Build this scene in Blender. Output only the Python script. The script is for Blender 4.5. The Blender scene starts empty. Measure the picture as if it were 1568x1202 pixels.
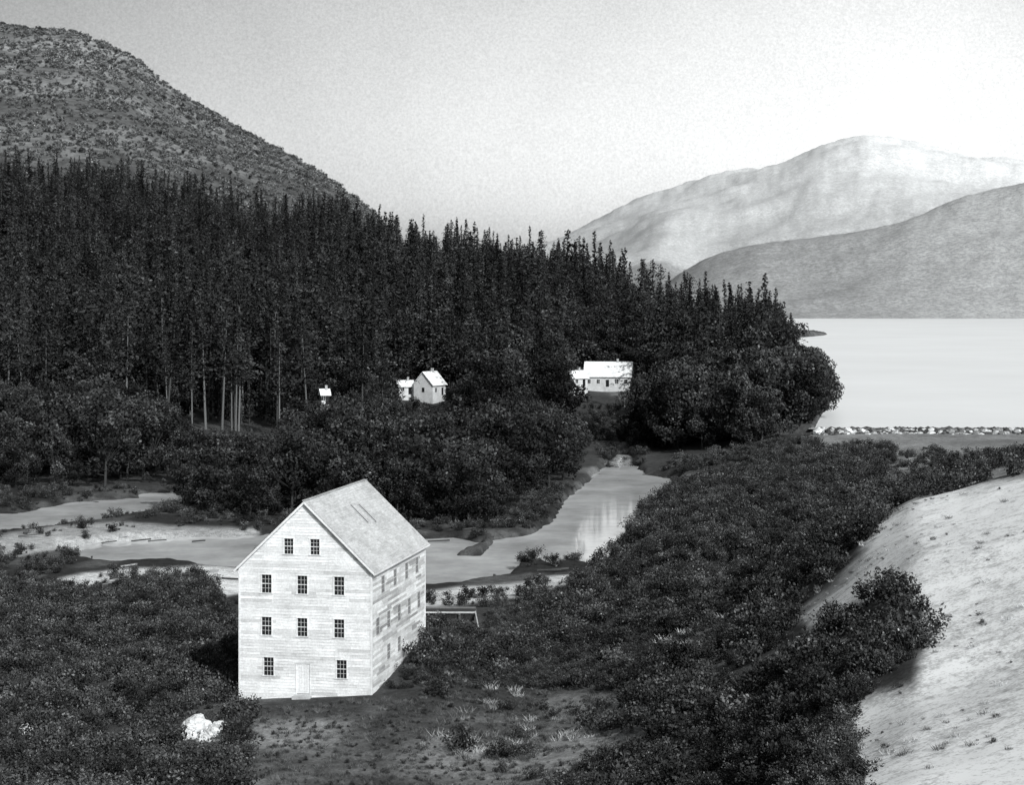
import bpy, math, random, bmesh
import numpy as np
from mathutils import Vector, Matrix
random.seed(7); rng=np.random.default_rng(11)
sc=bpy.context.scene
F=2800.0; CX=784.0; HY=465.0; CZ=28.0
sc.view_settings.view_transform='Standard'
try: sc.view_settings.look='None'
except: pass
sc.view_settings.exposure=0

# ---------------------------------------------------------------- helpers
def link(o,parent=None):
    sc.collection.objects.link(o)
    if parent: o.parent=parent
    return o
def empty(name,loc=(0,0,0),rz=0):
    e=bpy.data.objects.new(name,None); e.location=loc; e.rotation_euler=(0,0,rz); e.empty_display_size=1
    return link(e)
def np_mesh(name,verts,faces,cols=None,mat=None,smooth=False):
    verts=np.asarray(verts,dtype=np.float32); faces=np.asarray(faces,dtype=np.int32)
    k=faces.shape[1]; m=bpy.data.meshes.new(name)
    m.vertices.add(len(verts)); m.vertices.foreach_set('co',verts.ravel())
    m.loops.add(faces.size); m.loops.foreach_set('vertex_index',faces.ravel())
    m.polygons.add(len(faces)); m.polygons.foreach_set('loop_start',np.arange(0,faces.size,k,dtype=np.int32))
    try: m.polygons.foreach_set('loop_total',np.full(len(faces),k,dtype=np.int32))
    except Exception: pass
    m.update(calc_edges=True)
    if smooth: m.polygons.foreach_set('use_smooth',np.ones(len(faces),dtype=bool))
    if cols is not None:
        a=m.color_attributes.new('Col','FLOAT_COLOR','POINT')
        c=np.ones((len(verts),4),dtype=np.float32); c[:,:3]=np.asarray(cols,dtype=np.float32)[:,None] if np.ndim(cols)==1 else cols
        a.data.foreach_set('color',c.ravel())
    if mat: m.materials.append(mat)
    m.validate()
    return m
class MB:
    def __init__(s): s.v=[];s.f=[];s.c=[]
    def poly(s,pts,c=1.0):
        b=len(s.v); s.v+= [tuple(p) for p in pts]; s.c+=[c]*len(pts); s.f.append(tuple(range(b,b+len(pts))))
    def box(s,x0,x1,y0,y1,z0,z1,c=1.0):
        p=[(x0,y0,z0),(x1,y0,z0),(x1,y1,z0),(x0,y1,z0),(x0,y0,z1),(x1,y0,z1),(x1,y1,z1),(x0,y1,z1)]
        for q in ((0,3,2,1),(4,5,6,7),(0,1,5,4),(1,2,6,5),(2,3,7,6),(3,0,4,7)): s.poly([p[i] for i in q],c)
    def beam(s,a,b,w,h,c=1.0):
        a=Vector(a);b=Vector(b);d=(b-a).normalized()
        side=d.cross(Vector((0,0,1)))
        if side.length<1e-3: side=Vector((1,0,0))
        side.normalize(); up=side.cross(d).normalized()
        o=[(-w/2,-h/2),(w/2,-h/2),(w/2,h/2),(-w/2,h/2)]
        A=[a+side*i+up*j for i,j in o];B=[b+side*i+up*j for i,j in o]
        s.poly(A[::-1],c);s.poly(B,c)
        for i in range(4):
            j=(i+1)%4; s.poly([A[i],A[j],B[j],B[i]],c)
    def obj(s,name,mat,parent=None,smooth=False):
        m=bpy.data.meshes.new(name); m.from_pydata(s.v,[],s.f)
        a=m.color_attributes.new('Col','FLOAT_COLOR','POINT')
        c=np.ones((len(s.v),4),dtype=np.float32); c[:,:3]=np.array(s.c,dtype=np.float32)[:,None]
        a.data.foreach_set('color',c.ravel()); m.materials.append(mat); m.update()
        return link(bpy.data.objects.new(name,m),parent)

# ---------------------------------------------------------------- materials
TINT=(0.965,1.0,1.02)
def newmat(name,rough=0.9,spec=0.2):
    m=bpy.data.materials.new(name); m.use_nodes=True; nt=m.node_tree
    b=nt.nodes['Principled BSDF']; b.inputs['Roughness'].default_value=rough
    b.inputs['Specular IOR Level'].default_value=spec
    return m,nt,b
def N(nt,t,**k):
    n=nt.nodes.new(t)
    for a,v in k.items(): setattr(n,a,v)
    return n
def math_(nt,op,a,b=None,clamp=False):
    n=N(nt,'ShaderNodeMath',operation=op); n.use_clamp=clamp
    for i,x in enumerate((a,b)):
        if x is None: continue
        if isinstance(x,(int,float)): n.inputs[i].default_value=x
        else: nt.links.new(x,n.inputs[i])
    return n.outputs[0]
def noise(nt,vec,scale,detail=4,rough=.6):
    n=N(nt,'ShaderNodeTexNoise'); n.inputs['Scale'].default_value=scale; n.inputs['Detail'].default_value=detail; n.inputs['Roughness'].default_value=rough
    if vec is not None: nt.links.new(vec,n.inputs['Vector'])
    return n.outputs['Fac']
def mapr(nt,v,a,b,c,d):
    n=N(nt,'ShaderNodeMapRange'); nt.links.new(v,n.inputs['Value'])
    for i,x in zip(('From Min','From Max','To Min','To Max'),(a,b,c,d)): n.inputs[i].default_value=x
    return n.outputs[0]
def setcol(nt,b,val):
    n=N(nt,'ShaderNodeMix',data_type='RGBA',blend_type='MULTIPLY'); n.inputs[0].default_value=1
    nt.links.new(val,n.inputs[6]); n.inputs[7].default_value=(*TINT,1)
    nt.links.new(n.outputs[2],b.inputs['Base Color'])
def colattr(nt):
    a=N(nt,'ShaderNodeAttribute'); a.attribute_name='Col'; return a.outputs['Fac']
def bump(nt,b,h,strength,dist):
    n=N(nt,'ShaderNodeBump'); n.inputs['Strength'].default_value=strength; n.inputs['Distance'].default_value=dist
    nt.links.new(h,n.inputs['Height']); nt.links.new(n.outputs[0],b.inputs['Normal'])

def foliage_mat(name,lo,hi):
    m=bpy.data.materials.new(name); m.use_nodes=True; nt=m.node_tree
    nt.nodes.remove(nt.nodes['Principled BSDF']); b=N(nt,'ShaderNodeBsdfDiffuse'); nt.links.new(b.outputs[0],nt.nodes['Material Output'].inputs[0])
    oi=N(nt,'ShaderNodeObjectInfo')
    r=math_(nt,'MULTIPLY',mapr(nt,oi.outputs['Random'],0,1,lo,hi),colattr(nt))
    n=N(nt,'ShaderNodeMix',data_type='RGBA',blend_type='MULTIPLY'); n.inputs[0].default_value=1
    nt.links.new(r,n.inputs[6]); n.inputs[7].default_value=(*TINT,1); nt.links.new(n.outputs[2],b.inputs[0])
    return m
M_con=foliage_mat('conifer_foliage',.015,.052)
M_leaf=foliage_mat('broadleaf_foliage',.021,.062)
M_dark=foliage_mat('dark_shrub_foliage',.024,.075)
M_brush=foliage_mat('mountain_brush_foliage',.075,.16)
M_reed=foliage_mat('low_shrub_foliage',.028,.11)
M_grass=foliage_mat('dry_grass',.05,.15)
M_pgrass=foliage_mat('pale_dry_grass',.22,.5)

def plank_mat(name,base,streak=.25,rough=.8):
    m,nt,b=newmat(name,rough,.2)
    tc=N(nt,'ShaderNodeTexCoord'); mp=N(nt,'ShaderNodeMapping'); nt.links.new(tc.outputs['Object'],mp.inputs[0])
    mp.inputs['Scale'].default_value=(1.2,1.2,9)
    n1=noise(nt,mp.outputs[0],1.3,6,.7); n2=noise(nt,tc.outputs['Object'],.5,5,.65); n3=noise(nt,tc.outputs['Object'],7,3,.8)
    v=math_(nt,'MULTIPLY',mapr(nt,n1,.3,.7,1-streak,1.05),mapr(nt,n2,.35,.65,.82,1.06))
    v=math_(nt,'MULTIPLY',v,mapr(nt,n3,.3,.6,.80,1.04))
    v=math_(nt,'MINIMUM',math_(nt,'MULTIPLY',math_(nt,'MULTIPLY',v,colattr(nt)),base),.86)
    setcol(nt,b,v); bump(nt,b,n1,.3,.02)
    return m
M_wall=plank_mat('white_weathered_boards',.95,.28)
M_roof=plank_mat('weathered_roof_boards',.62,.35)
M_trim=plank_mat('white_trim',.84,.12)
M_wood=plank_mat('grey_wood',.35,.3)
m,nt,b=newmat('window_glass',.35,.15); b.inputs['Base Color'].default_value=(.015,.016,.017,1); M_glass=m
m,nt,b=newmat('stone',.9,.2)
tc=N(nt,'ShaderNodeTexCoord'); n1=noise(nt,tc.outputs['Object'],2.2,6,.75)
setcol(nt,b,math_(nt,'MINIMUM',math_(nt,'MULTIPLY',mapr(nt,n1,.35,.65,.4,1.2),colattr(nt)),.8)); bump(nt,b,n1,.6,.12); M_stone=m

# ground
m,nt,b=newmat('terrain_ground',.95,.1)
geo=N(nt,'ShaderNodeNewGeometry'); P=geo.outputs['Position']
fa=N(nt,'ShaderNodeAttribute'); fa.attribute_name='far'; ha=N(nt,'ShaderNodeAttribute'); ha.attribute_name='haze_soft'
near1=noise(nt,P,.9,6,.75); near2=noise(nt,P,5.5,3,.7); far1=noise(nt,P,.012,8,.75); far2=noise(nt,P,.13,3,.8); far3=noise(nt,P,.035,4,.7)
vn=math_(nt,'MULTIPLY',mapr(nt,near1,.3,.7,.5,1.45),mapr(nt,near2,.3,.7,.6,1.4))
vf=math_(nt,'MULTIPLY',math_(nt,'MULTIPLY',mapr(nt,far1,.3,.7,.90,1.10),mapr(nt,far2,.35,.65,.60,1.40)),mapr(nt,far3,.35,.65,.84,1.16))
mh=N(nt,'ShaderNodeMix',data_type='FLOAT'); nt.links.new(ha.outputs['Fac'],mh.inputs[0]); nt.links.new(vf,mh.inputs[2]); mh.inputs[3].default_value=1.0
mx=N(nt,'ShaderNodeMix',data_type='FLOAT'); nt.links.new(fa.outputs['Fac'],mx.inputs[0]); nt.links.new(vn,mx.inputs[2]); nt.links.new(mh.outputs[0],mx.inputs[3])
setcol(nt,b,math_(nt,'MINIMUM',math_(nt,'MULTIPLY',mx.outputs[0],colattr(nt)),.9))
M_ground=m

def water_mat(name,base,rough,scale,lo=.72,hi=1.12,ns=.1,bs=.2,bd=.06):
    m,nt,b=newmat(name,rough,.5)
    geo=N(nt,'ShaderNodeNewGeometry')
    n=noise(nt,geo.outputs['Position'],scale,5,.6); n2=noise(nt,geo.outputs['Position'],ns,6,.7)
    setcol(nt,b,math_(nt,'MULTIPLY',mapr(nt,n2,.35,.65,lo,hi),base)); bump(nt,b,n,bs,bd); b.inputs['IOR'].default_value=1.33
    return m
M_river=water_mat('river_water',.62,.06,1.4,.66,1.22,.07,.10,.02)
M_lake=water_mat('lake_water',.80,.35,.05,.95,1.04,.01,.15)

# ---------------------------------------------------------------- numpy noise
def vnoise(x,y,seed=0):
    xi=np.floor(x);yi=np.floor(y);fx=x-xi;fy=y-yi
    def h(a,b):
        t=np.sin(a*127.1+b*311.7+seed*74.7)*43758.5453; return t-np.floor(t)
    fx=fx*fx*(3-2*fx);fy=fy*fy*(3-2*fy)
    return (h(xi,yi)*(1-fx)+h(xi+1,yi)*fx)*(1-fy)+(h(xi,yi+1)*(1-fx)+h(xi+1,yi+1)*fx)*fy
def fbm(x,y,o=4,seed=0):
    s=0;a=.5;t=0
    for i in range(o):
        s=s+a*vnoise(x,y,seed+i);t+=a;a*=.5;x=x*2.03+17.1;y=y*2.03+5.3
    return s/t
def sstep(a,b,x):
    t=np.clip((x-a)/(b-a),0,1); return t*t*(3-2*t)
def polysd(px,py,poly):
    P_=np.array(poly,float);n=len(P_);ins=np.zeros(px.shape,bool);dm=np.full(px.shape,1e9)
    for i in range(n):
        ax,ay=P_[i];bx,by=P_[(i+1)%n]
        dx,dy=bx-ax,by-ay;t=np.clip(((px-ax)*dx+(py-ay)*dy)/(dx*dx+dy*dy+1e-9),0,1)
        dm=np.minimum(dm,np.hypot(px-ax-t*dx,py-ay-t*dy))
        if ay!=by:
            c=((ay>py)!=(by>py))&(px<(bx-ax)*(py-ay)/(by-ay)+ax); ins^=c
    return np.where(ins,dm,-dm)

# ---------------------------------------------------------------- terrain height
def zc(y,d): return CZ+(HY-y)*d/F
near=[(-60,27),(0,26.2),(20,21.5),(40,15.5),(60,9),(80,4)]
FARL=[(2600,150),(4000,120),(8000,150),(12000,50)]
cols=[
(-500,near+[(100,.5),(130,-1),(200,-2),(380,-2.2),(430,1),(600,26),(900,85),(1500,360)]+FARL),
(0,near+[(100,.3),(130,-1),(200,-2),(380,-2.2),(430,0),(600,22),(900,76),(1500,zc(32,1500)),(1700,255)]+FARL),
(120,near+[(100,.3),(130,-1),(200,-2),(380,-2.2),(430,0),(600,22),(900,72),(1500,zc(46,1500)),(1700,240)]+FARL),
(205,near+[(100,.3),(130,-.8),(200,-2),(380,-2.2),(430,0),(600,20),(900,66),(1500,zc(84,1500)),(1700,215)]+FARL),
(250,near+[(100,.2),(130,-.7),(200,-2),(380,-2.2),(430,0),(600,20),(900,64),(1500,zc(128,1500)),(1700,200)]+FARL),
(320,near+[(100,.2),(130,-.6),(200,-2),(390,-2.2),(430,0),(600,19),(900,60),(1500,zc(168,1500)),(1700,180)]+FARL),
(400,near+[(100,0),(130,-.3),(150,-.5),(200,-2.2),(400,-2.2),(440,0),(600,17),(900,55),(1500,zc(214,1500)),(1700,150)]+FARL),
(500,near+[(100,0),(130,-.1),(150,.4),(190,-2.2),(420,-2.2),(460,0),(600,15),(900,52),(1500,zc(268,1500)),(1700,120)]+FARL),
(570,near+[(100,.3),(130,.1),(147,1.2),(165,0),(190,-2.2),(430,-2.2),(470,1),(600,14),(900,46),(1500,zc(320,1500)),(1700,90)]+FARL),
(650,near+[(100,.6),(130,.6),(147,2.1),(165,.5),(185,-2.2),(430,-2.2),(480,1),(600,12),(880,40),(1500,50),(4000,80),(8000,60),(12000,20)]),
(800,near+[(100,1),(120,.6),(150,0),(192,-2.1),(430,-2.2),(480,1),(620,14),(850,36),(1100,18),(3000,12),(6000,zc(385,6000)),(12000,20)]),
(930,near+[(100,2),(120,1.8),(150,1.2),(205,-2),(430,-2.0),(500,1),(620,13),(780,29),(1000,14),(3000,8),(3800,30),(6000,zc(326,6000)),(12000,50)]),
(1010,near+[(100,3.5),(120,3.2),(150,2.8),(240,0),(290,-2.1),(430,-1.8),(500,2),(720,18),(950,8),(3000,6),(3800,zc(440,3800)),(6000,zc(295,6000)),(12000,50)]),
(1100,near+[(100,5),(130,5),(200,3),(300,0),(360,0),(430,2.5),(500,5),(650,13),(850,6),(3000,5),(3800,zc(398,3800)),(4300,90),(6000,zc(266,6000)),(12000,50)]),
(1190,near[:4]+[(60,10),(80,7),(100,7),(130,7),(200,4.5),(300,2),(360,3),(430,5),(600,11),(750,6),(3000,5),(3800,zc(378,3800)),(4300,130),(6000,zc(240,6000)),(12000,50)]),
(1250,near[:4]+[(60,11),(80,8.6),(100,9),(130,9),(200,5.2),(300,2.5),(345,3.2),(420,5.2),(3000,5),(3800,zc(370,3800)),(4300,150),(6000,zc(212,6000)),(12000,50)]),
(1330,near[:4]+[(60,11.5),(80,9.5),(100,11.2),(130,12.2),(160,9),(220,5.5),(300,2.7),(345,3.2),(420,5.2),(3000,5),(3800,zc(348,3800)),(4300,150),(6000,zc(190,6000)),(12000,50)]),
(1400,near[:4]+[(60,11.8),(80,10.5),(100,13),(130,14),(160,11),(220,6.8),(300,3),(345,3.2),(420,5.2),(3000,5),(3800,zc(322,3800)),(4300,180),(6000,zc(200,6000)),(12000,50)]),
(1478,near[:4]+[(60,12),(80,11.2),(100,14),(130,15),(160,12.5),(220,8),(300,3.2),(345,3.2),(420,5.2),(3000,5),(3800,zc(290,3800)),(4300,220),(6000,zc(222,6000)),(12000,50)]),
(1600,near[:4]+[(60,12.5),(80,12.5),(100,15.5),(130,16.8),(160,14.5),(220,9.5),(300,3.6),(345,3.2),(420,5.2),(3000,5),(3800,zc(250,3800)),(4300,220),(6000,zc(240,6000)),(12000,50)]),
(2100,near[:4]+[(60,14),(80,16),(130,20),(160,19),(220,14),(300,6),(345,3.5),(420,5.2),(3000,5),(3800,zc(200,3800)),(4300,220),(6000,zc(250,6000)),(12000,50)]),
]
CP=np.array([c[0] for c in cols],float)
CD=[np.array([p[0] for p in c[1]],float) for c in cols]; CZs=[np.array([p[1] for p in c[1]],float) for c in cols]
def base(px,d):
    px=np.clip(px,CP[0],CP[-1]-1e-3); i=np.clip(np.searchsorted(CP,px,side='right')-1,0,len(CP)-2)
    out=np.zeros(px.shape)
    for k in range(len(CP)):
        w=np.where(i==k,1-(px-CP[k])/((CP[k+1]-CP[k]) if k+1<len(CP) else 1),0)
        if k>0: w=w+np.where(i==k-1,(px-CP[k-1])/(CP[k]-CP[k-1]),0)
        s=w>0
        if s.any(): out[s]+=w[s]*np.interp(d[s],CD[k],CZs[k])
    return out
RIV=[
 [(930,712),(946,698),(966,700),(984,728),(1038,738),(1012,766),(973,798),(948,838),(932,862),(902,868),(872,858),(850,873),(825,858),(782,866),(745,852),(755,830),(815,820),(850,800),(868,768),(896,746)],
 [(640,858),(700,852),(800,858),(780,884),(735,888),(700,895),(640,899)],
 [(630,828),(690,825),(735,834),(692,849),(640,853)],
 [(90,842),(160,834),(250,829),(340,825),(420,820),(600,824),(620,842),(480,850),(400,852),(362,872),(320,870),(255,862),(180,866),(110,858)],
 [(-60,800),(36,788),(110,774),(190,766),(262,755),(278,768),(255,780),(160,797),(60,810),(-60,822)],
]
SH_D=[352,400,450,520,600,900,1100,1300,1380,1430,1480,1600,2900,3000]
SH_P=[1250,1262,1272,1252,1228,1206,1209,1226,1262,1268,1242,1228,1150,1100]
def height(x,y):
    d=np.maximum(y,60.0); px=CX+F*x/d
    yy=np.asarray(y,float)
    z=0
    for (a,bb,w) in ((0,1,.3),(-14,1.012,.175),(14,.988,.175),(-9,.975,.175),(9,1.025,.175)):
        z=z+w*base(px+a,np.where(yy>60,yy*bb,yy))
    n1=fbm(x/12,y/12,4,1)-.5; n2=fbm(x/90,y/90,5,5)-.5; n3=fbm(x/520,y/520,6,9)-.5
    w1=np.interp(d,[60,500],[1,.6]); w2=np.interp(d,[420,600,900,1500,2000],[0,.5,.9,1,1]); w3=np.interp(d,[2900,3300],[0,1])
    rid=sstep(1300,1500,d)*(1-sstep(1560,1700,d))
    z=z+n1*w1*.9+n2*w2*16*(1-.5*rid)+n3*w3*np.interp(d,[3000,3500,6000],[0,80,190])
    m=(yy>175)&(yy<420)
    if m.any():
        pr=px[m]; pw=HY+31*F/yy[m]
        pr2=pr+(fbm(x[m]/3,yy[m]/3,3,30)-.5)*16; pw2=pw+(fbm(x[m]/4,yy[m]/4,3,40)-.5)*8
        sd=np.full(pr.shape,-99.)
        for P_ in RIV: sd=np.maximum(sd,polysd(pr2,pw2,P_))
        rm=sstep(-8,3,sd); zz=np.maximum(z[m],-2.6); z[m]=zz*(1-rm)+(-3.9)*rm
    m=(yy>346)&(yy<3060)
    if m.any():
        s=np.interp(yy[m],SH_D,SH_P); lm=sstep(-6,6,px[m]-s)*sstep(348,356,yy[m])*(1-sstep(2960,3010,yy[m]))
        z[m]=np.where(px[m]>1180,np.maximum(z[m],np.where(yy[m]>352,4.7,z[m])),z[m])*(1-lm)+1.5*lm
    return z
# ---------------------------------------------------------------- albedo paint, aerial haze included on the far hills
PK=[(1700,700),(1478,745),(1395,768),(1350,795),(1325,850),(1280,895),(1215,945),(1240,962),(1310,928),(1372,915),(1408,950),(1424,1000),(1408,1050),(1300,1078),(1320,1220),(1750,1220)]
PS1=[(640,908),(700,900),(780,893),(905,876),(903,890),(860,898),(800,914),(700,926),(640,930)]
PS2=[(90,888),(130,878),(200,870),(330,868),(380,870),(372,908),(345,914),(320,892),(200,888),(120,898)]
PS3=[(-50,828),(85,806),(200,800),(300,806),(395,808),(395,828),(90,842),(-50,862)]
PD=[(1380,690),(1478,684),(1700,680),(1700,735),(1478,732),(1400,745),(1350,720)]
def albedo(x,y,z):
    d=np.maximum(y,1.0); px=CX+F*x/np.maximum(y,60); py=HY+(CZ-z)*F/np.maximum(y,60)
    nz=fbm(x/8,y/8,4,60); jx=(fbm(x/5,y/5,3,61)-.5)*50; jy=(fbm(x/5,y/5,3,62)-.5)*34
    a=.03+.05*nz
    a=np.where((y>180)&(y<300)&(px<1000),.03+.06*sstep(.5,.66,nz),a)
    pl=sstep(.5,.68,fbm(x/9+3,y/9,4,64)); a=np.where((px>880)&(y<345)&(y>60),a*(1-pl)+.15*pl,a)
    g=sstep(1045,1090,py+jy)*(1-sstep(1000,1150,px+jx))*(px>300)*(y<135); a=a*(1-g)+g*(.05+.20*sstep(.3,.7,nz))
    for P_,v,e in ((PK,.86,14),(PD,.26,10)):
        m=sstep(-e,e,polysd(px+jx,py+jy,P_))*(y<345); a=a*(1-m)+m*v*(.70+.50*nz)
    for P_,v in ((PS1,.66),(PS2,.66),(PS3,.36)):
        m=sstep(-4,4,polysd(px+jx*.25,py+jy*.2,P_))*((y>170)&(y<330)); a=a*(1-m)+m*v*(.65+.6*nz)
    dm=((y>300)&(y<352)&(px>1240)); a=np.where(dm,.10+.2*nz,a)
    gc=sstep(-8,6,polysd(px+jx*.5,py,[(938,600),(980,600),(982,690),(945,690)]))*((y>330)&(y<540)); a=a*(1-gc)+gc*(.06+.12*(nz>.5))
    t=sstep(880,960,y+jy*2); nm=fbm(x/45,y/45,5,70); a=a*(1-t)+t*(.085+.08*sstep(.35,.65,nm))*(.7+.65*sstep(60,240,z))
    t=(y>2900); haze_hill1=.27+.05*sstep(60,260,z)+.06*sstep(1250,1478,px); haze_hill2=.44+.20*sstep(150,560,z)  # aerial haze painted into far-hill colour, paler with distance and height
    return np.where(t,np.where(y<4350,haze_hill1,haze_hill2),a)

s_in=np.linspace(-.30,.30,560); s_out=np.linspace(.305,.55,26)
S=np.concatenate([-s_out[::-1],s_in,s_out])
D=np.concatenate([np.arange(-60,60,5.),np.geomspace(60,180,130)[:-1],np.arange(180,460,1.2),np.geomspace(460.5,1650,200),np.geomspace(1670,12000,170)])
DD,SS=np.meshgrid(D,S,indexing='ij')
XX=SS*np.where(DD>0,np.sqrt(DD**2+60**2),60+0*DD)*1.0
X=XX.ravel();Y=DD.ravel()
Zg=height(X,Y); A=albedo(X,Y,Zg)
nr,nc=DD.shape
idx=np.arange(nr*nc).reshape(nr,nc)
faces=np.stack([idx[:-1,:-1],idx[:-1,1:],idx[1:,1:],idx[1:,:-1]],-1).reshape(-1,4)
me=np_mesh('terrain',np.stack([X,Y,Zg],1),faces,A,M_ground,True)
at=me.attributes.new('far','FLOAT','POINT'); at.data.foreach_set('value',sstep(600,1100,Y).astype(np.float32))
at=me.attributes.new('haze_soft','FLOAT','POINT'); at.data.foreach_set('value',(.30*sstep(2500,3000,Y)+.22*sstep(4000,4600,Y)).astype(np.float32))  # painted haze: flattens the ground texture on distant hills
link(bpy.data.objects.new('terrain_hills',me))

# water sheets
gx=np.linspace(-110,75,3); gy=np.linspace(182,425,3)
wv=[(a,b_,-3.0) for b_ in gy for a in gx]; wf=[(j*3+i,j*3+i+1,j*3+i+4,j*3+i+3) for j in range(2) for i in range(2)]
link(bpy.data.objects.new('river',np_mesh('river',wv,wf,None,M_river)))
wv=[];wf=[]
dl=np.concatenate([[350.5],np.array(SH_D[1:]),[3060]])
for d_ in dl:
    wv.append(((np.interp(d_,SH_D,SH_P)-12-CX)*d_/F,d_,4.0)); wv.append((.54*d_,d_,4.0))
for i in range(len(dl)-1): wf.append((2*i,2*i+1,2*i+3,2*i+2))
link(bpy.data.objects.new('lake',np_mesh('lake',wv,wf,None,M_lake)))

# ---------------------------------------------------------------- plant prototypes (unit height)
def leafquads(cen,dirs,size,asp,cols):
    n=len(cen); r=rng.normal(size=(n,3)); u=dirs/np.linalg.norm(dirs,axis=1,keepdims=True)
    v=np.cross(u,r); v/=np.linalg.norm(v,axis=1,keepdims=True)+1e-9
    a=(size*asp)[:,None]*u; b_=size[:,None]*v
    V=np.stack([cen-a,cen+b_*.9,cen+a,cen-b_*.9],1).reshape(-1,3)
    Fc=np.arange(4*n).reshape(n,4); return V,Fc,np.repeat(cols,4)
def tube(p0,p1,r0,r1,k=5,c_=.9):
    p0=np.array(p0,float);p1=np.array(p1,float);u=p1-p0;u/=np.linalg.norm(u)+1e-9
    a=np.cross(u,[.3,.5,.8]);a/=np.linalg.norm(a);b_=np.cross(u,a);t=np.arange(k)*2*np.pi/k
    c=np.cos(t)[:,None]*a+np.sin(t)[:,None]*b_
    V=np.concatenate([p0+c*r0,p1+c*r1]);Fc=np.array([(i,(i+1)%k,k+(i+1)%k,k+i) for i in range(k)]);return V,Fc,np.full(2*k,c_)
def join(parts):
    V=[];Fa=[];C=[];o=0
    for v,f,c in parts: V.append(v);Fa.append(f+o);C.append(c);o+=len(v)
    return np.concatenate(V),np.concatenate(Fa),np.concatenate(C)
def conifer(seed,wid=.19,bare=.08,nl=34,pw=.8,trunk=.012,tc_=1.1):
    global rng; rng=np.random.default_rng(seed); parts=[]
    wid=wid*rng.uniform(.7,1.35); pw=pw*rng.uniform(.65,1.3)
    lean=rng.normal(0,.03,2); ks=[0,.35,.7,.99]
    for i in range(3): parts.append(tube((lean[0]*ks[i],lean[1]*ks[i],ks[i]),(lean[0]*ks[i+1],lean[1]*ks[i+1],ks[i+1]),trunk*(1-ks[i])+.0015,trunk*(1-ks[i+1])+.0015,5,tc_))
    C=[];Dr=[];Sz=[];Co=[]
    ph=rng.uniform(0,6.28,3)
    for l in range(nl):
        h=bare+(1-bare)*(l/(nl-1))**.9; R=wid*((1-h)/(1-bare)+.01)**pw*rng.uniform(.4,1.35)
        if h<bare+.15: R*=.5+.5*(h-bare)/.15
        nb=int(rng.integers(4,8))
        for b_ in range(nb):
            an=rng.uniform(0,2*np.pi); rr=R*rng.uniform(.45,1.3)*(1+.4*np.sin(an+ph[0]+h*7)); nn=max(2,int(rr/.018))
            bright=rng.uniform(.4,1.5)*(2.0 if rng.random()<.08 else 1)
            for k in range(nn):
                t=(k+.6)/nn; q=rr*t
                C.append((lean[0]*h+np.cos(an)*q+rng.normal(0,.008),lean[1]*h+np.sin(an)*q+rng.normal(0,.008),h-.2*q*t+.15*rr+rng.normal(0,.009)))
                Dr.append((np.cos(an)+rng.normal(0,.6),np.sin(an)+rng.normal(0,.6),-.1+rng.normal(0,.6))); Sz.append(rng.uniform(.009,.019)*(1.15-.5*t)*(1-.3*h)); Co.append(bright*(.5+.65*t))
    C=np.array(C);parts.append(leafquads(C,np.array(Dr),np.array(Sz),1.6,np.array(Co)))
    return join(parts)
def broadleaf(seed,ncl=20,nq=120,low=.08,wid=.38,leaf=.015,crs=1.0):
    global rng; rng=np.random.default_rng(seed); parts=[]
    parts.append(tube((0,0,-.03),(.01,.01,.32),.022,.014,6))
    for i in range(ncl):
        an=i*2.4+rng.uniform(-.4,.4); hh=rng.uniform(low+.08,.92); prof=np.sqrt(max(.03,1-((hh-.42)/.56)**2)); rr=wid*prof*rng.uniform(.25,1.0)
        c=np.array([np.cos(an)*rr,np.sin(an)*rr,hh]); cr=rng.uniform(.06,.15)*crs
        parts.append(tube((.01,.01,min(.3,hh*.7)),c,.009,.002,4,.6))
        n=int(nq*(cr/.11)**2)+10; v=rng.normal(size=(n,3)); v/=np.linalg.norm(v,axis=1,keepdims=True)
        rad=cr*rng.uniform(.35,1.3,n)**.6*(.75+.45*vnoise(v[:,0]*2.5+9,v[:,1]*2.5+v[:,2]*2,seed))
        P_=c+v*rad[:,None]*np.array([1,1,1.0]); br=rng.uniform(.5,1.45)
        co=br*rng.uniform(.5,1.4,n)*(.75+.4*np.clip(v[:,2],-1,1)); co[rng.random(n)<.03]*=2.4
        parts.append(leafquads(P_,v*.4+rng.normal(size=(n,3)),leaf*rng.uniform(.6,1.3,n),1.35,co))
    return join(parts)
def shrub(seed,ncl=9,nq=75,leaf=.032,br_p=.05,br=3.0):
    global rng; rng=np.random.default_rng(seed); parts=[]
    for i in range(ncl):
        an=rng.uniform(0,6.28); rr=rng.uniform(0,.55); c=np.array([np.cos(an)*rr,np.sin(an)*rr,rng.uniform(.15,.75)*(1-.5*rr)]); cr=rng.uniform(.14,.32)
        parts.append(tube((c[0]*.2,c[1]*.2,-.1),c,.015,.005,4))
        v=rng.normal(size=(nq,3));v/=np.linalg.norm(v,axis=1,keepdims=True)
        P_=c+v*(cr*rng.uniform(.3,1.3,nq))[:,None]; P_[:,2]=np.abs(P_[:,2])
        co=rng.uniform(.55,1.4)*rng.uniform(.5,1.5,nq)*(.8+.4*v[:,2]); co[rng.random(nq)<br_p]*=br  # a few random leaves coloured brighter as painted leaf glints
        parts.append(leafquads(P_,v+rng.normal(size=(nq,3))*.7,leaf*rng.uniform(.5,1.3,nq),1.5,co))
    return join(parts)
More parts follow.
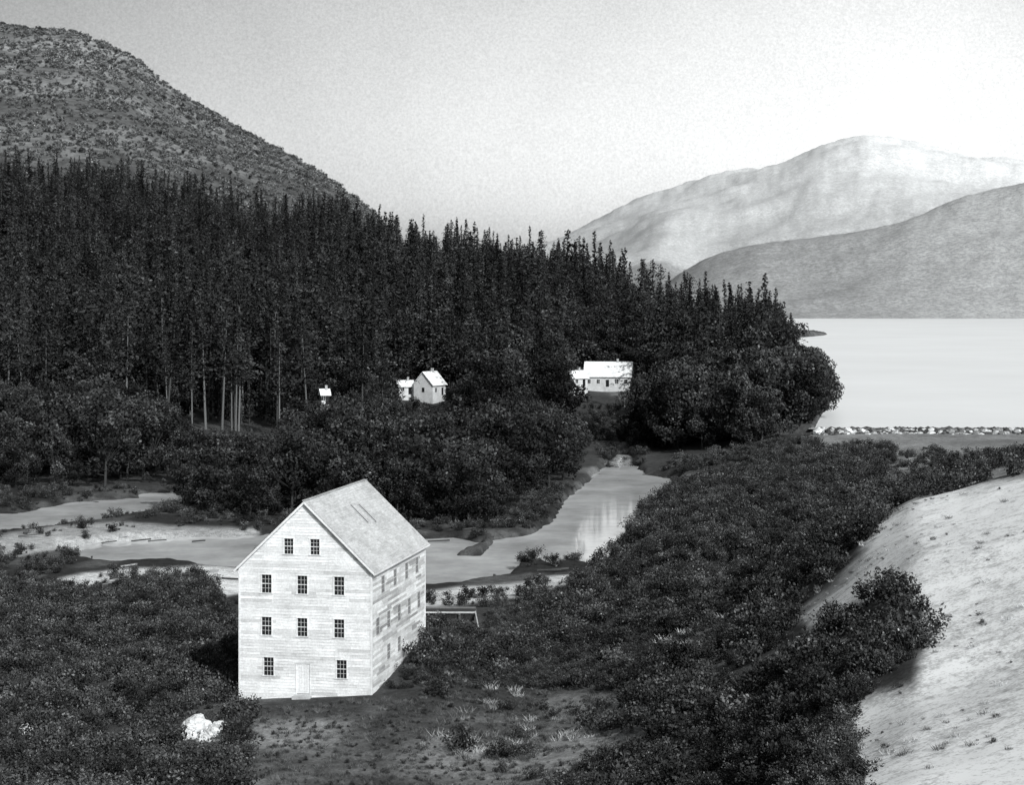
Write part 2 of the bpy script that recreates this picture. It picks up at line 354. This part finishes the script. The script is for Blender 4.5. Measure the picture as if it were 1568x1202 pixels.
def tuft(seed,n=50,spread=.9):
    global rng; rng=np.random.default_rng(seed)
    an=rng.uniform(0,6.28,n); r=spread*np.sqrt(rng.random(n)); p=np.stack([np.cos(an)*r,np.sin(an)*r,np.zeros(n)],1)
    h=rng.uniform(.3,1,n); l=rng.normal(0,.5,(n,2)); top=p+np.stack([l[:,0]*h,l[:,1]*h,h*.8],1)
    w=rng.normal(size=(n,3))*np.array([1,1,0]); w/=np.linalg.norm(w,axis=1,keepdims=True); w*=.04
    V=np.stack([p-w,p+w,top+w*.3,top-w*.3],1).reshape(-1,3); co=np.repeat(rng.uniform(.5,1.6,n),4)
    return V,np.arange(4*n).reshape(n,4),co
def protos(fn,n,mat,name,**k):
    out=[]
    for i in range(n):
        v,f,c=fn(100*len(name)+i*7+3,**k); out.append(np_mesh(name,v,f,c,mat))
    return out
P_con=protos(conifer,9,M_con,'conifer_tree')+protos(conifer,3,M_con,'conifer_tree_broad',wid=.26)
P_hw=protos(broadleaf,4,M_con,'forest_hardwood',wid=.27,ncl=22,crs=.85)
P_tall=protos(conifer,3,M_con,'tall_trunk_conifer',wid=.15,bare=.46,nl=24,trunk=.011,tc_=2.8)
P_brd=protos(broadleaf,6,M_leaf,'broadleaf_tree')
P_oak=protos(broadleaf,4,M_dark,'oak',wid=.46,ncl=24,low=.03,leaf=.016)
P_shr=protos(shrub,5,M_dark,'shrub')
P_bru=protos(shrub,3,M_brush,'brush_shrub',ncl=5,nq=30,leaf=.07)
P_reed=protos(shrub,4,M_reed,'low_shrub',br_p=.05,br=2.4)
P_gr=protos(tuft,3,M_grass,'grass_tuft'); P_pg=protos(tuft,2,M_pgrass,'pale_grass_tuft')
R=np.random.default_rng(5)
def scatter(name,meshes,n,pxr,dr,acc,hr,sink=.02,hfun=None,power=1.0,cap=None,jit=(-14,30),hmin=2.2):
    par=empty(name)
    u=R.random(n); d=np.sqrt(u*(dr[1]**2-dr[0]**2)+dr[0]**2); px=R.uniform(*pxr,n); x=(px-CX)*d/F; z=height(x,d)
    py=HY+(CZ-z)*F/d
    k=acc(px,py,d,x,z,R.random(n)); x,d,z,px,py=x[k],d[k],z[k],px[k],py[k]
    h=hr[0]+(hr[1]-hr[0])*R.random(len(x))**power
    if hfun is not None: h=h*hfun(px,py,d,x)
    if cap is not None:
        mh=CZ-(np.interp(px,cap[0],cap[1])+R.uniform(*jit,len(px))-HY)*d/F-z
        h=np.minimum(h,mh); k=h>hmin; x,d,z,h=x[k],d[k],z[k],h[k]
    vi=R.integers(0,len(meshes),len(x)); th=R.uniform(0,6.28,len(x))
    for i,me_ in enumerate(meshes):
        s=vi==i; q=s.sum()
        if q==0: continue
        c=np.stack([x[s],d[s],z[s]-sink*h[s]],1); hh=h[s]/math.sqrt(2); t=th[s]
        V=np.stack([c+np.stack([np.cos(t+j*np.pi/2)*hh,np.sin(t+j*np.pi/2)*hh,0*t],1) for j in range(4)],1).reshape(-1,3)
        im=np_mesh(name+'_points',V,np.arange(4*q).reshape(q,4))
        io=link(bpy.data.objects.new(name+'_scatter',im),par); io.instance_type='FACES'; io.use_instance_faces_scale=True; io.instance_faces_scale=1.0
        io.show_instancer_for_render=False; io.show_instancer_for_viewport=False
        link(bpy.data.objects.new(me_.name,me_),io)
    print(name,len(x))
def insea(px,d): return (d>346)&(px>np.interp(d,SH_D,SH_P)-4)
def riv(px,d,e=-4):
    pw=HY+31*F/d; sd=np.full(px.shape,-99.)
    for P_ in RIV+[PS1,PS2]: sd=np.maximum(sd,polysd(px,pw,P_))
    return sd>e
def clear(px,d):
    return ((px>862)&(px<992)&(d>425)&(d<560))|((px>935)&(px<980)&(d>350)&(d<480))|((px>592)&(px<708)&(d>405)&(d<515))|((px>480)&(px<514)&(d>405)&(d<450))
CFX=[-350,0,36,180,300,450,570,600,700,780,860,930,1000,1100,1190,1215,1230]
CFY=[215,222,226,250,278,296,318,326,350,362,362,375,410,430,438,485,500]
lim=lambda px,r:np.interp(px,[-300,570,800,930,1000,1100,1190,1215],[940,940,880,800,740,670,620,600])+60*(r-.5)
edge=lambda px:np.interp(px,[0,400,900,1100,1235],[425,430,505,430,480])
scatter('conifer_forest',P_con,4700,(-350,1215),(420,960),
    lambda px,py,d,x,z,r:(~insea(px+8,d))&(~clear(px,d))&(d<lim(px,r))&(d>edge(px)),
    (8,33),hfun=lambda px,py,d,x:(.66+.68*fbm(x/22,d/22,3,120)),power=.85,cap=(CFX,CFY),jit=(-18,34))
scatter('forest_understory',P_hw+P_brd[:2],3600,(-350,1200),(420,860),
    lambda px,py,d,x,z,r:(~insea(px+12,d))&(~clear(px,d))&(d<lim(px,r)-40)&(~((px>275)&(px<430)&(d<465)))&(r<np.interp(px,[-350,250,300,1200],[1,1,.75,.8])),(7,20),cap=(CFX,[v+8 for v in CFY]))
scatter('forest_edge_redwoods',P_tall,150,(-100,600),(405,470),
    lambda px,py,d,x,z,r:(r<np.interp(px,[-100,200,290,420,440,600],[.15,.2,1,1,.3,.15]))&(~clear(px,d)),(19,30))
CAPX=[-300,40,130,240,285,420,450,560,596,604,700,712,800,855,866,985]
CAPY=[560,575,570,600,655,660,618,594,600,632,632,600,592,602,632,640]
scatter('valley_woodland',P_brd,2300,(-350,1000),(245,540),
    lambda px,py,d,x,z,r:(~riv(px,d,-14))&(~clear(px,d))&(d>np.interp(px,[-350,36,150,280,420,650,760,800,880,910,930],[300,300,300,262,250,248,248,262,322,380,400]))&(r<np.interp(d,[250,300,430,560],[1,.8,.6,.3])),
    (4,18),hfun=lambda px,py,d,x:np.interp(d,[245,290,330],[.6,.85,1.0])*(.6+.8*fbm(x/25,d/25,3,130)),cap=(CAPX,CAPY),jit=(-4,26))
scatter('garden_shrubs',P_shr,360,(865,990),(345,485),lambda px,py,d,x,z,r:(r<.8)&(px>np.interp(d,[345,430],[930,865])),(.6,2.6),power=1.6)
scatter('cabin_shrubs',P_shr,220,(594,706),(405,480),lambda px,py,d,x,z,r:r<.9,(.8,3.2),power=1.4)
scatter('lakeside_oaks',P_oak,460,(985,1285),(300,520),
    lambda px,py,d,x,z,r:(~insea(px+6,d))&(d>np.interp(px,[975,1050,1150,1230,1290],[385,360,345,348,360]))&(~clear(px,d)),
    (6,17),hfun=lambda px,py,d,x:.7+.6*fbm(x/16,d/16,3,133),cap=([975,1030,1180,1205,1240,1270,1290],[590,540,505,510,530,548,590]),jit=(-6,30))
def hill_ok(px,py,d,x,r):
    return (~riv(px,d,-6))&(~((px>640)&(px<800)&(d>148)&(d<190)))&(polysd(px,py,PK)<-2+24*(fbm(x/4,d/4,3,61)-.5))&(~((polysd(px,py,PD)>-4)&(r>.12)))&(d<346)&(~((px>1000)&(px<1125)&(d>300)&(d<315)))&(py>np.interp(px,[640,740,900,930,1000,1030,1250,1255,1700],[930,930,900,860,755,705,672,685,690]))
scatter('hillside_shrubs',P_shr+P_reed[:2],14500,(640,1700),(66,346),
    lambda px,py,d,x,z,r:hill_ok(px,py,d,x,r)&((r<.35+.65*sstep(.40,.52,fbm(x/7,d/7,4,140)+np.where(d>190,.12,0)))|(polysd(px,py,[(1230,960),(1375,905),(1410,940),(1430,1000),(1410,1060),(1250,1080)])>0))&(~((py>1030)&(px<900)&(r>.1)))&(~((px<1000)&(py>1060)&(r>.4))),
    (.4,2.4),power=1.8)
scatter('slope_scrub',P_shr+P_reed,2600,(880,1330),(62,104),
    lambda px,py,d,x,z,r:(polysd(px,py,PK)<0)&(py>1000)&(r<.4+.6*sstep(.4,.55,fbm(x/4,d/4,3,180))),(.25,1.2),power=1.5)
scatter('low_scrub',P_shr[:3]+P_reed[:2],6500,(560,1000),(118,190),
    lambda px,py,d,x,z,r:(py>925)&(py<1055)&(r<.8)&(x>-9.9+(d-129)*.198+.7)&(~((px<745)&(d>148)&(d<165))),(.2,.9))
scatter('hillside_grass',P_gr+P_pg,6000,(640,1700),(66,300),
    lambda px,py,d,x,z,r:hill_ok(px,py,d,x,r)&(fbm(x/7,d/7,4,140)<.54),(.2,.6))
scatter('knoll_scrub',P_gr+P_pg+P_shr[:1],3600,(1180,1700),(64,150),
    lambda px,py,d,x,z,r:(polysd(px,py,PK)>0)&(r<.03+.8*sstep(.50,.62,fbm(x/5,d/5,3,77))*np.interp(px,[1200,1400,1500],[1,.6,.25])),(.08,.34),power=1.6)
scatter('foreground_thicket',P_reed+P_shr[:3],7000,(-300,378),(100,212),
    lambda px,py,d,x,z,r:(~riv(px,d,-5))&~((px>366)&(d>127))&(py>882)&(r<.35+.65*sstep(.4,.52,fbm(x/6,d/6,3,150)))&(~((px<352)&(px>270)&(d<129)&(d>112))),
    (.35,2.4),power=1.7,cap=([-300,36,100,170,230,310,340,378],[872,874,884,888,868,868,904,920]),jit=(0,14),hmin=.25)
scatter('riverbank_brush',P_shr+P_reed,7000,(-300,960),(175,300),
    lambda px,py,d,x,z,r:(~riv(px,d,-4))&(fbm(x/7,d/7,3,90)>.38)&(~((px>350)&(px<655)&(d<200)))&((polysd(px,py,PS3)<-2)|(r<.2))&((px>420)|(r<.6)),
    (.35,1.9),power=1.8)
scatter('meadow_grass',P_gr+P_reed[:2],5500,(250,1100),(92,150),
    lambda px,py,d,x,z,r:~((x>-21)&(x<-6.5)&(d>127.5)),(.12,.4))
scatter('mountain_brush',P_bru,15000,(-350,640),(880,1560),
    lambda px,py,d,x,z,r:(r<.55+.4*sstep(.42,.6,fbm(x/45,d/45,5,70))),(1.5,5),power=1.6)

# ---------------------------------------------------------------- mill building
ang=math.radians(11.2); W=9.8;L=15.6;ZE=9.2;ZR=13.9
rx,ry=-9.9,129.0
mill=empty('clapboard_mill_building',(rx-W*math.cos(ang),ry+W*math.sin(ang),0),-ang)
def pt(o,ud,nd,u,z,off): return (o[0]+ud[0]*u+nd[0]*off,o[1]+ud[1]*u+nd[1]*off,z)
def wall(mb,o,ud,nd,length,z0,zt,gable,ops,course=.21,var=.84):
    zs=set(); z=z0
    while z<zt+1e-6: zs.add(round(z,3)); z+=course
    zs.add(zt)
    if gable: zs.add(ZE)
    for q in ops: zs.add(round(q[2],3));zs.add(round(q[3],3))
    zs=sorted(q for q in zs if z0<=q<=zt)
    slope=(W/2)/(ZR-ZE)
    rr=random.Random(3); cur=None; cuts=[]
    for a,b_ in zip(zs[:-1],zs[1:]):
        if b_-a<.004: continue
        ci=int((a-z0+1e-4)/course)
        if ci!=cur:
            cur=ci; cuts=[0]; 
            while cuts[-1]<length: cuts.append(cuts[-1]+rr.uniform(1.2,4.0))
            cc=[rr.uniform(var,1.02)*(var if rr.random()<.12 else 1) for _ in cuts]
        fo=lambda zz:.028*(1-min(1,(zz-z0-ci*course)/course))+.002
        il=lambda zz: max(0,(zz-ZE)*slope) if gable else 0
        iv=[(0,length)]
        for (u0,u1,q0,q1) in ops:
            if q0<b_-1e-3 and q1>a+1e-3:
                nv=[]
                for s,e in iv:
                    if u1<=s or u0>=e: nv.append((s,e)); continue
                    if s<u0: nv.append((s,u0))
                    if e>u1: nv.append((u1,e))
                iv=nv
        for s,e in iv:
            for i in range(len(cuts)-1):
                p=max(s,cuts[i]);q=min(e,cuts[i+1])
                if q-p<.01: continue
                pb,qb=max(p,il(a)),min(q,length-il(a)); pt_,qt=max(p,il(b_)),min(q,length-il(b_))
                if qb<=pb: continue
                if qt<pt_: pt_=qt=(pt_+qt)/2 if abs(pt_-qt)<.3 else min(max(length/2,pb),qb)
                mb.poly([pt(o,ud,nd,pb,a,fo(a)),pt(o,ud,nd,qb,a,fo(a)),pt(o,ud,nd,qt,b_,fo(b_)),pt(o,ud,nd,pt_,b_,fo(b_))],cc[i])
def windowset(o,ud,nd,ops,fr,gl,rec=-.10,pr=.05,t=.07):
    for (u0,u1,z0,z1) in ops:
        def bx(mb,a0,a1,b0,b1,o0,o1,c=1):
            p=[pt(o,ud,nd,u,z,f) for f in (o0,o1) for (u,z) in ((a0,b0),(a1,b0),(a1,b1),(a0,b1))]
            for q in ((0,1,2,3),(4,5,6,7),(0,1,5,4),(1,2,6,5),(2,3,7,6),(3,0,4,7)): mb.poly([p[i] for i in q],c)
        gl.poly([pt(o,ud,nd,u0,z0,rec),pt(o,ud,nd,u1,z0,rec),pt(o,ud,nd,u1,z1,rec),pt(o,ud,nd,u0,z1,rec)],1)
        bx(fr,u0-t,u0,z0,z1,-.12,pr);bx(fr,u1,u1+t,z0,z1,-.12,pr);bx(fr,u0-t-.03,u1+t+.03,z1,z1+t,-.12,pr+.01);bx(fr,u0-t-.05,u1+t+.05,z0-.06,z0,-.12,pr+.03,.9)
        m0,m1=rec+.003,rec+.03
        zm=(z0+z1)/2; bx(fr,u0,u1,zm-.028,zm+.028,m0,m1+.01,.85)
        w=u1-u0
        for k in (1,2): bx(fr,u0+w*k/3-.013,u0+w*k/3+.013,z0,zm-.03,m0,m1,.65);bx(fr,u0+w*k/3-.013,u0+w*k/3+.013,zm+.03,z1,m0,m1,.65)
        for k in (.25,.75): 
            zz=z0+(z1-z0)*k; bx(fr,u0,u1,zz-.013,zz+.013,m0+.003,m1-.005,.65)
def wop(c,z,w=.74,h=1.3): return (c-w/2,c+w/2,z-h/2,z+h/2)
fops=[wop(3.69,10.72,.68,1.1),wop(5.63,10.72,.68,1.1)]+[wop(u,8.0) for u in (2.04,4.7,7.42)]+[wop(u,4.98) for u in (2.04,4.7,7.42)]+[wop(2.2,2.1),wop(7.6,2.1)]
door=(4.25,5.25,.25,2.35)
sops=[wop(v,7.75,.85,1.2) for v in (3.0,6.4,9.8,13.0)]+[wop(v,4.95,.85,1.2) for v in (1.6,4.6,7.6,10.6,13.6)]+[wop(v,2.6,.85,1.1) for v in (4.6,7.6)]
walls=MB();fr=MB();gl=MB()
Z0=-1.5
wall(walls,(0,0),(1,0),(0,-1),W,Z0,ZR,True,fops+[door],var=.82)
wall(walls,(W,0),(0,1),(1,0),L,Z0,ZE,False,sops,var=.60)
wall(walls,(W,L),(-1,0),(0,1),W,Z0,ZR,True,[wop(u,z) for u in (2.2,7.5) for z in (5,8)])
wall(walls,(0,L),(0,-1),(-1,0),L,Z0,ZE,False,[wop(u,z) for u in (2.5,6,9.5,13) for z in (5,8)])
windowset((0,0),(1,0),(0,-1),fops,fr,gl)
fr2=MB(); windowset((W,0),(0,1),(1,0),sops,fr2,gl,rec=-.01,pr=.025,t=.035)
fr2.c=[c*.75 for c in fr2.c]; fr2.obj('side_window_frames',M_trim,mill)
windowset((W,L),(-1,0),(0,1),[wop(u,z) for u in (2.2,7.5) for z in (5,8)],fr,gl)
windowset((0,L),(0,-1),(-1,0),[wop(u,z) for u in (2.5,6,9.5,13) for z in (5,8)],fr,gl)
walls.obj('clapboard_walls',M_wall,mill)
for (x0,y0) in ((-.05,-.05),(W-.09,-.05),(-.05,L-.09),(W-.09,L-.09)):
    fr.box(x0,x0+.14,y0,y0+.14,Z0,ZE-.02,.97)
fr.obj('window_frames_and_trim',M_trim,mill); gl.obj('window_panes',M_glass,mill)
dr=MB()
for k in range(5): dr.box(4.25+.2*k+.004,4.25+.2*k+.196,.0,.04,.27,2.33,.95 if k%2 else 1.0)
dr.box(4.19,4.25,-.04,.04,.2,2.40,.88);dr.box(5.25,5.31,-.04,.04,.2,2.40,.88);dr.box(4.16,5.34,-.045,.04,2.40,2.46,.88)
dr.box(4.1,5.4,-.6,.0,-.1,.14,.6)
dr.obj('plank_door',M_wall,mill)
fl=MB(); fl.box(.1,W-.1,.1,L-.1,-.6,-.5,.3); fl.obj('floor',M_wood,mill)
rf=MB(); ov=.32; og=.25; pitch=math.atan2(ZR-ZE,W/2); sl=(W/2+ov)/math.cos(pitch)
rr=random.Random(9)
for side in (0,1):
    def rp(s,v,h):
        x=W/2+(1 if side else -1)*(s*math.cos(pitch)+h*math.sin(pitch)); return (x,v,ZR+.10-s*math.sin(pitch)+h*math.cos(pitch))
    p=[rp(0,-og,-.06),rp(sl,-og,-.06),rp(sl,L+og,-.06),rp(0,L+og,-.06)]; q=[rp(0,-og,.0),rp(sl,-og,.0),rp(sl,L+og,.0),rp(0,L+og,.0)]
    rf.poly(p,.7)
    for i in range(4): rf.poly([p[i],p[(i+1)%4],q[(i+1)%4],q[i]],.85)
    nrow=32; ch=sl/nrow
    for r_ in range(nrow):
        v=-og
        while v<L+og:
            w=rr.uniform(.3,1.6); e=min(v+w,L+og); c=rr.uniform(.92,1.05)*(.86 if rr.random()<.06 else 1)
            s0=r_*ch;s1=(r_+1)*ch
            rf.poly([rp(s0,v,.005),rp(s0,e-.004,.005),rp(s1,e-.004,.022),rp(s1,v,.022)],c)
            rf.poly([rp(s1,v,.022),rp(s1,e-.004,.022),rp(s1,e-.004,.004),rp(s1,v,.004)],c*.85); v=e
    rf.beam(rp(0.02,-og,.06),rp(0.02,L+og,.06),.16,.03,1.05)
    if side:
        for (s0,v0) in ((1.6,7.2),(1.8,8.9)):
            g=[rp(s0,v0,.06),rp(s0+1.9,v0,.06),rp(s0+1.9,v0+.34,.06),rp(s0,v0+.34,.06)]; rf.poly(g,.3)
            rf.beam(rp(s0,v0-.05,.05),rp(s0+1.9,v0-.05,.05),.08,.08,.8)
rf.obj('gable_roof',M_roof,mill)
rk=MB()
for e in (-og-.03,L+og+.03):
    for sg in (-1,1):
        rk.beam((W/2,e,ZR-.02),(W/2+sg*(W/2+ov),e,ZR-.02-(W/2+ov)*math.tan(pitch)),.04,.14,.95)
for xx in (-ov+.02,W+ov-.02): rk.box(xx-.02,xx+.02,-og,L+og,ZE-.36,ZE-.20,1)
rk.obj('rake_boards',M_trim,mill)
ft=MB(); ft.box(-.1,W+.1,-.1,L+.1,-2.5,-.62,.22); ft.obj('stone_footing',M_stone,mill)

# ---------------------------------------------------------------- small houses
def house(name,px,d,w,l,h,rh,rot,extra=0):
    x=(px-CX)*d/F; z=float(height(np.array([x]),np.array([float(d)]))[0])
    e=empty(name,(x,d,z+extra),rot)
    w_=MB();o=MB();r=MB();t=MB()
    w_.box(-w/2,w/2,-l/2,l/2,-extra-2,h,.72)
    for s in (-1,1): w_.poly([(s*w/2,-l/2,h),(s*w/2,l/2,h),(s*w/2,0,h+rh)],.72)
    for s in (-1,1):
        a=[(-w/2-.4,s*(l/2+.4),h-rh*.4/(l/2)+.05),(w/2+.4,s*(l/2+.4),h-rh*.4/(l/2)+.05),(w/2+.4,0,h+rh+.05),(-w/2-.4,0,h+rh+.05)]
        b_=[(p[0],p[1],p[2]+.14) for p in a]; r.poly(a,.8);r.poly(b_,1)
        for i in range(4): r.poly([a[i],a[(i+1)%4],b_[(i+1)%4],b_[i]],.9)
    n=max(2,int(w/2.6))
    for i in range(n):
        cx=-w/2+w*(i+.5)/n
        if i==n//2: o.box(cx-.45,cx+.45,-l/2-.03,-l/2-.01,0,2.0,1); t.box(cx-.55,cx+.55,-l/2-.05,-l/2-.0,2.0,2.12,.9)
        else:
            o.box(cx-.4,cx+.4,-l/2-.03,-l/2-.01,.9,2.1,1); t.box(cx-.5,cx+.5,-l/2-.06,-l/2,.78,.9,.9); t.box(cx-.5,cx+.5,-l/2-.06,-l/2,2.1,2.22,.9); t.box(cx-.03,cx+.03,-l/2-.05,-l/2-.032,.9,2.1,.9)
    for s in (-1,1): o.box(s*w/2-.03,s*w/2+.03,-.4,.4,.9,2.1,1)
    t.box(w*.2-.3,w*.2+.3,-.3,.3,h+rh-.6,h+rh+1.0,.5)
    w_.obj('walls',M_wall,e);r.obj('roof',M_trim,e);o.obj('windows_and_door',M_glass,e);t.obj('trim_and_chimney',M_trim,e)
house('white_farmhouse',932,520,13,8,3.0,3.8,math.radians(-8),1.0)
house('farm_shed',882,505,5,4,2.4,1.8,math.radians(35),2.6)
house('white_cabin',658,490,6.5,6,3.0,3.2,math.radians(60),1.8)
house('small_cottage',620,492,4,4,2.2,1.4,math.radians(15),1.4)
house('garden_hut',497,425,1.8,1.8,2.4,1.0,math.radians(20),6.5)
for k,(px,d,h) in enumerate(((606,474,4.2),(637,468,3.8),(690,476,5.5),(900,494,3.0),(982,494,6.0),(598,484,7))):
    x=(px-CX)*d/F; me_=P_brd[k%6]; o=link(bpy.data.objects.new('yard_tree',me_)); o.location=(x,d,float(height(np.array([x]),np.array([float(d)]))[0])-.2); o.scale=(h,h,h); o.rotation_euler=(0,0,k)

# ---------------------------------------------------------------- stone dam
dm=MB(); rr=random.Random(21)
ph=(1+5**.5)/2
ico=[(-1,ph,0),(1,ph,0),(-1,-ph,0),(1,-ph,0),(0,-1,ph),(0,1,ph),(0,-1,-ph),(0,1,-ph),(ph,0,-1),(ph,0,1),(-ph,0,-1),(-ph,0,1)]
icf=[(0,11,5),(0,5,1),(0,1,7),(0,7,10),(0,10,11),(1,5,9),(5,11,4),(11,10,2),(10,7,6),(7,1,8),(3,9,4),(3,4,2),(3,2,6),(3,6,8),(3,8,9),(4,9,5),(2,4,11),(6,2,10),(8,6,7),(9,8,1)]
def rock(mb,c,s,col):
    vs=[Vector((v[0]*s*rr.uniform(.7,1.2)/1.9,v[1]*s*rr.uniform(.7,1.2)/1.9,v[2]*s*.75*rr.uniform(.7,1.2)/1.9))+Vector(c) for v in ico]
    b=len(mb.v); mb.v+=[tuple(v) for v in vs]; mb.c+=[col]*12; mb.f+=[tuple(b+i for i in f) for f in icf]
x0=(1252-CX)*350/F; x1=180
dm.poly([(x0,344.0,1.6),(x1,344.0,1.6),(x1,349.3,4.15),(x0,349.3,4.15)],.16);dm.poly([(x0,349.3,4.15),(x1,349.3,4.15),(x1,350.9,4.15),(x0,350.9,4.15)],.12);dm.poly([(x0,350.9,4.15),(x1,350.9,4.15),(x1,352.5,1.5),(x0,352.5,1.5)],.2)
x=x0
while x<x1:
    rock(dm,(x,349.6+rr.uniform(-.4,.6),4.0+rr.uniform(-.15,.08)),rr.uniform(.4,.8),rr.uniform(.05,.10))
    for k in range(6):
        t=rr.random(); rock(dm,(x+rr.uniform(-.5,.5),344.1+4.7*t,2.0+2.0*t),rr.uniform(.3,1.0),rr.choice([.05,.07,.25,.5,.65])*rr.uniform(.8,1.2))
    x+=rr.uniform(.45,.8)
dm.obj('stone_dam',M_stone)

# dark timber flume house behind the mill
fn=MB(); fz=lambda x,y: float(height(np.array([x]),np.array([y]))[0])
dF=160.; tz=CZ-(937-HY)*dF/F
xs=[(p-CX)*dF/F for p in (640,657,680,704,728)]
for a in xs:
    for yy_ in (dF-.6,dF+1.6): fn.beam((a,yy_,fz(a,dF)-1.2),(a,yy_,tz),.18,.18,.25)
    fn.beam((a,dF-.8,tz-.1),(a,dF+1.8,tz-.1),.16,.16,.4)
for i in range(4):
    fn.beam((xs[i],dF-.72,tz+.06),(xs[i+1],dF-.72,tz+.06),.08,.12,1.7); fn.beam((xs[i],dF+1.6,tz+.06),(xs[i+1],dF+1.6,tz+.06),.1,.2,.5)
q=xs[0]
while q<xs[4]-.05:
    fn.box(q,q+.2,dF-.5+random.uniform(0,.03),dF-.44,fz(q,dF)-1.2,tz-.12-random.uniform(0,.06),random.uniform(.05,.12)); q+=.22
fn.box(xs[4]-.06,xs[4],dF-.4,dF+1.5,fz(xs[4],dF)-1.2,tz-.2,.1)
fn.poly([(xs[0],dF-.6,tz-.02),(xs[4],dF-.6,tz-.02),(xs[4],dF+1.7,tz+.02),(xs[0],dF+1.7,tz+.02)],.16)
fn.beam((xs[4],dF-.6,tz+.1),(xs[4]+.35,dF-3.5,tz-.9),.1,.13,1.4); fn.beam((xs[4]+.35,dF-3.5,tz-.9),(xs[4]-.2,dF-6,fz(xs[4],dF-6)+.1),.1,.13,1.2)
fn.obj('timber_flume',M_wood)

# pale boulders near the mill and bottom left
def boulder(name,px,d,s,seed):
    bm=bmesh.new(); bmesh.ops.create_icosphere(bm,subdivisions=4,radius=1)
    co=np.array([v.co[:] for v in bm.verts])
    n=1+.85*(fbm(co[:,0]*1.1+seed,co[:,1]*1.1+co[:,2]*1.6,4,seed)-.5)+.6*(np.abs(fbm(co[:,0]*3+5,co[:,2]*3+co[:,1]*2,4,seed+9)-.5))
    for v,k in zip(bm.verts,n): v.co=Vector((v.co.x*s*k,v.co.y*s*.8*k,max(-.3*s,v.co.z*s*.85*k)))
    me_=bpy.data.meshes.new(name); bm.to_mesh(me_); bm.free(); me_.materials.append(M_stone)
    a=me_.color_attributes.new('Col','FLOAT_COLOR','POINT'); c=np.ones((len(me_.vertices),4),dtype=np.float32)*.72; a.data.foreach_set('color',c.ravel())
    x=(px-CX)*d/F; o=link(bpy.data.objects.new(name,me_)); o.location=(x,d,fz(x,float(d))+.15*s); o.rotation_euler=(0,0,seed)
for i,(px,d,s) in enumerate(((303,121,1.15),(326,120,.75),(288,119.5,.6),(336,122,.5),(312,118.5,.45),(42,121,.6),(62,120,.35),(150,121,.3))): boulder('pale_boulder',px,d,s,i*3+1)
# driftwood on the river flats
dw=MB()
for i in range(26):
    px=random.uniform(20,360) if i%3 else random.uniform(650,880); py=random.choice([random.uniform(806,826),random.uniform(870,900)]); d=30.2*F/(py-HY); x=(px-CX)*d/F; z=max(fz(x,d),-2.9)+.1
    a=random.uniform(-.5,.5); l_=random.uniform(.8,3); dw.beam((x,d,z),(x+l_*math.cos(a),d+l_*math.sin(a),z+random.uniform(0,.3)),.16,.16,random.choice([.15,.3,1.0]))
dw.obj('driftwood_logs',M_wood)

# ---------------------------------------------------------------- world / light / camera
sd=Vector((.40,-.75,.58)).normalized(); el=math.asin(sd.z); az=math.atan2(sd.x,sd.y)
w=bpy.data.worlds.new('World'); sc.world=w; w.use_nodes=True; nt=w.node_tree
bg=nt.nodes['Background']
sky=N(nt,'ShaderNodeTexSky',sky_type='NISHITA'); sky.sun_disc=False; sky.sun_elevation=el; sky.sun_rotation=az; sky.dust_density=3
bw=N(nt,'ShaderNodeRGBToBW'); nt.links.new(sky.outputs[0],bw.inputs[0])
tc=N(nt,'ShaderNodeTexCoord'); sx=N(nt,'ShaderNodeSeparateXYZ'); nt.links.new(tc.outputs['Generated'],sx.inputs[0])
g=math_(nt,'MULTIPLY',mapr(nt,sx.outputs[0],-.28,.20,.60,1.68),mapr(nt,sx.outputs[2],.05,.4,2.0,.7))
n1=noise(nt,tc.outputs['Generated'],6,5,.6); n2=noise(nt,tc.outputs['Generated'],700,2,.8)
v=math_(nt,'MULTIPLY',math_(nt,'MULTIPLY',bw.outputs[0],g),math_(nt,'MULTIPLY',mapr(nt,n1,.3,.7,.93,1.07),mapr(nt,n2,.25,.75,.86,1.14)))
setc=N(nt,'ShaderNodeMix',data_type='RGBA',blend_type='MULTIPLY'); setc.inputs[0].default_value=1; nt.links.new(v,setc.inputs[6]); setc.inputs[7].default_value=(.985,1,1,1)
nt.links.new(setc.outputs[2],bg.inputs[0]); bg.inputs[1].default_value=.1
l=bpy.data.lights.new('sun','SUN'); l.energy=3.7; l.angle=math.radians(.5); l.color=(1,.985,.965)
lo=link(bpy.data.objects.new('sun',l)); lo.rotation_euler=(-sd).to_track_quat('-Z','Y').to_euler(); lo.location=(40,-80,90)
cam=bpy.data.cameras.new('camera'); co=link(bpy.data.objects.new('camera',cam)); co.location=(0,0,CZ); co.rotation_euler=(math.radians(90),0,0)
cam.sensor_width=36; cam.lens=36*F/1568; cam.shift_y=-136/1568; cam.clip_start=.5; cam.clip_end=30000
sc.camera=co
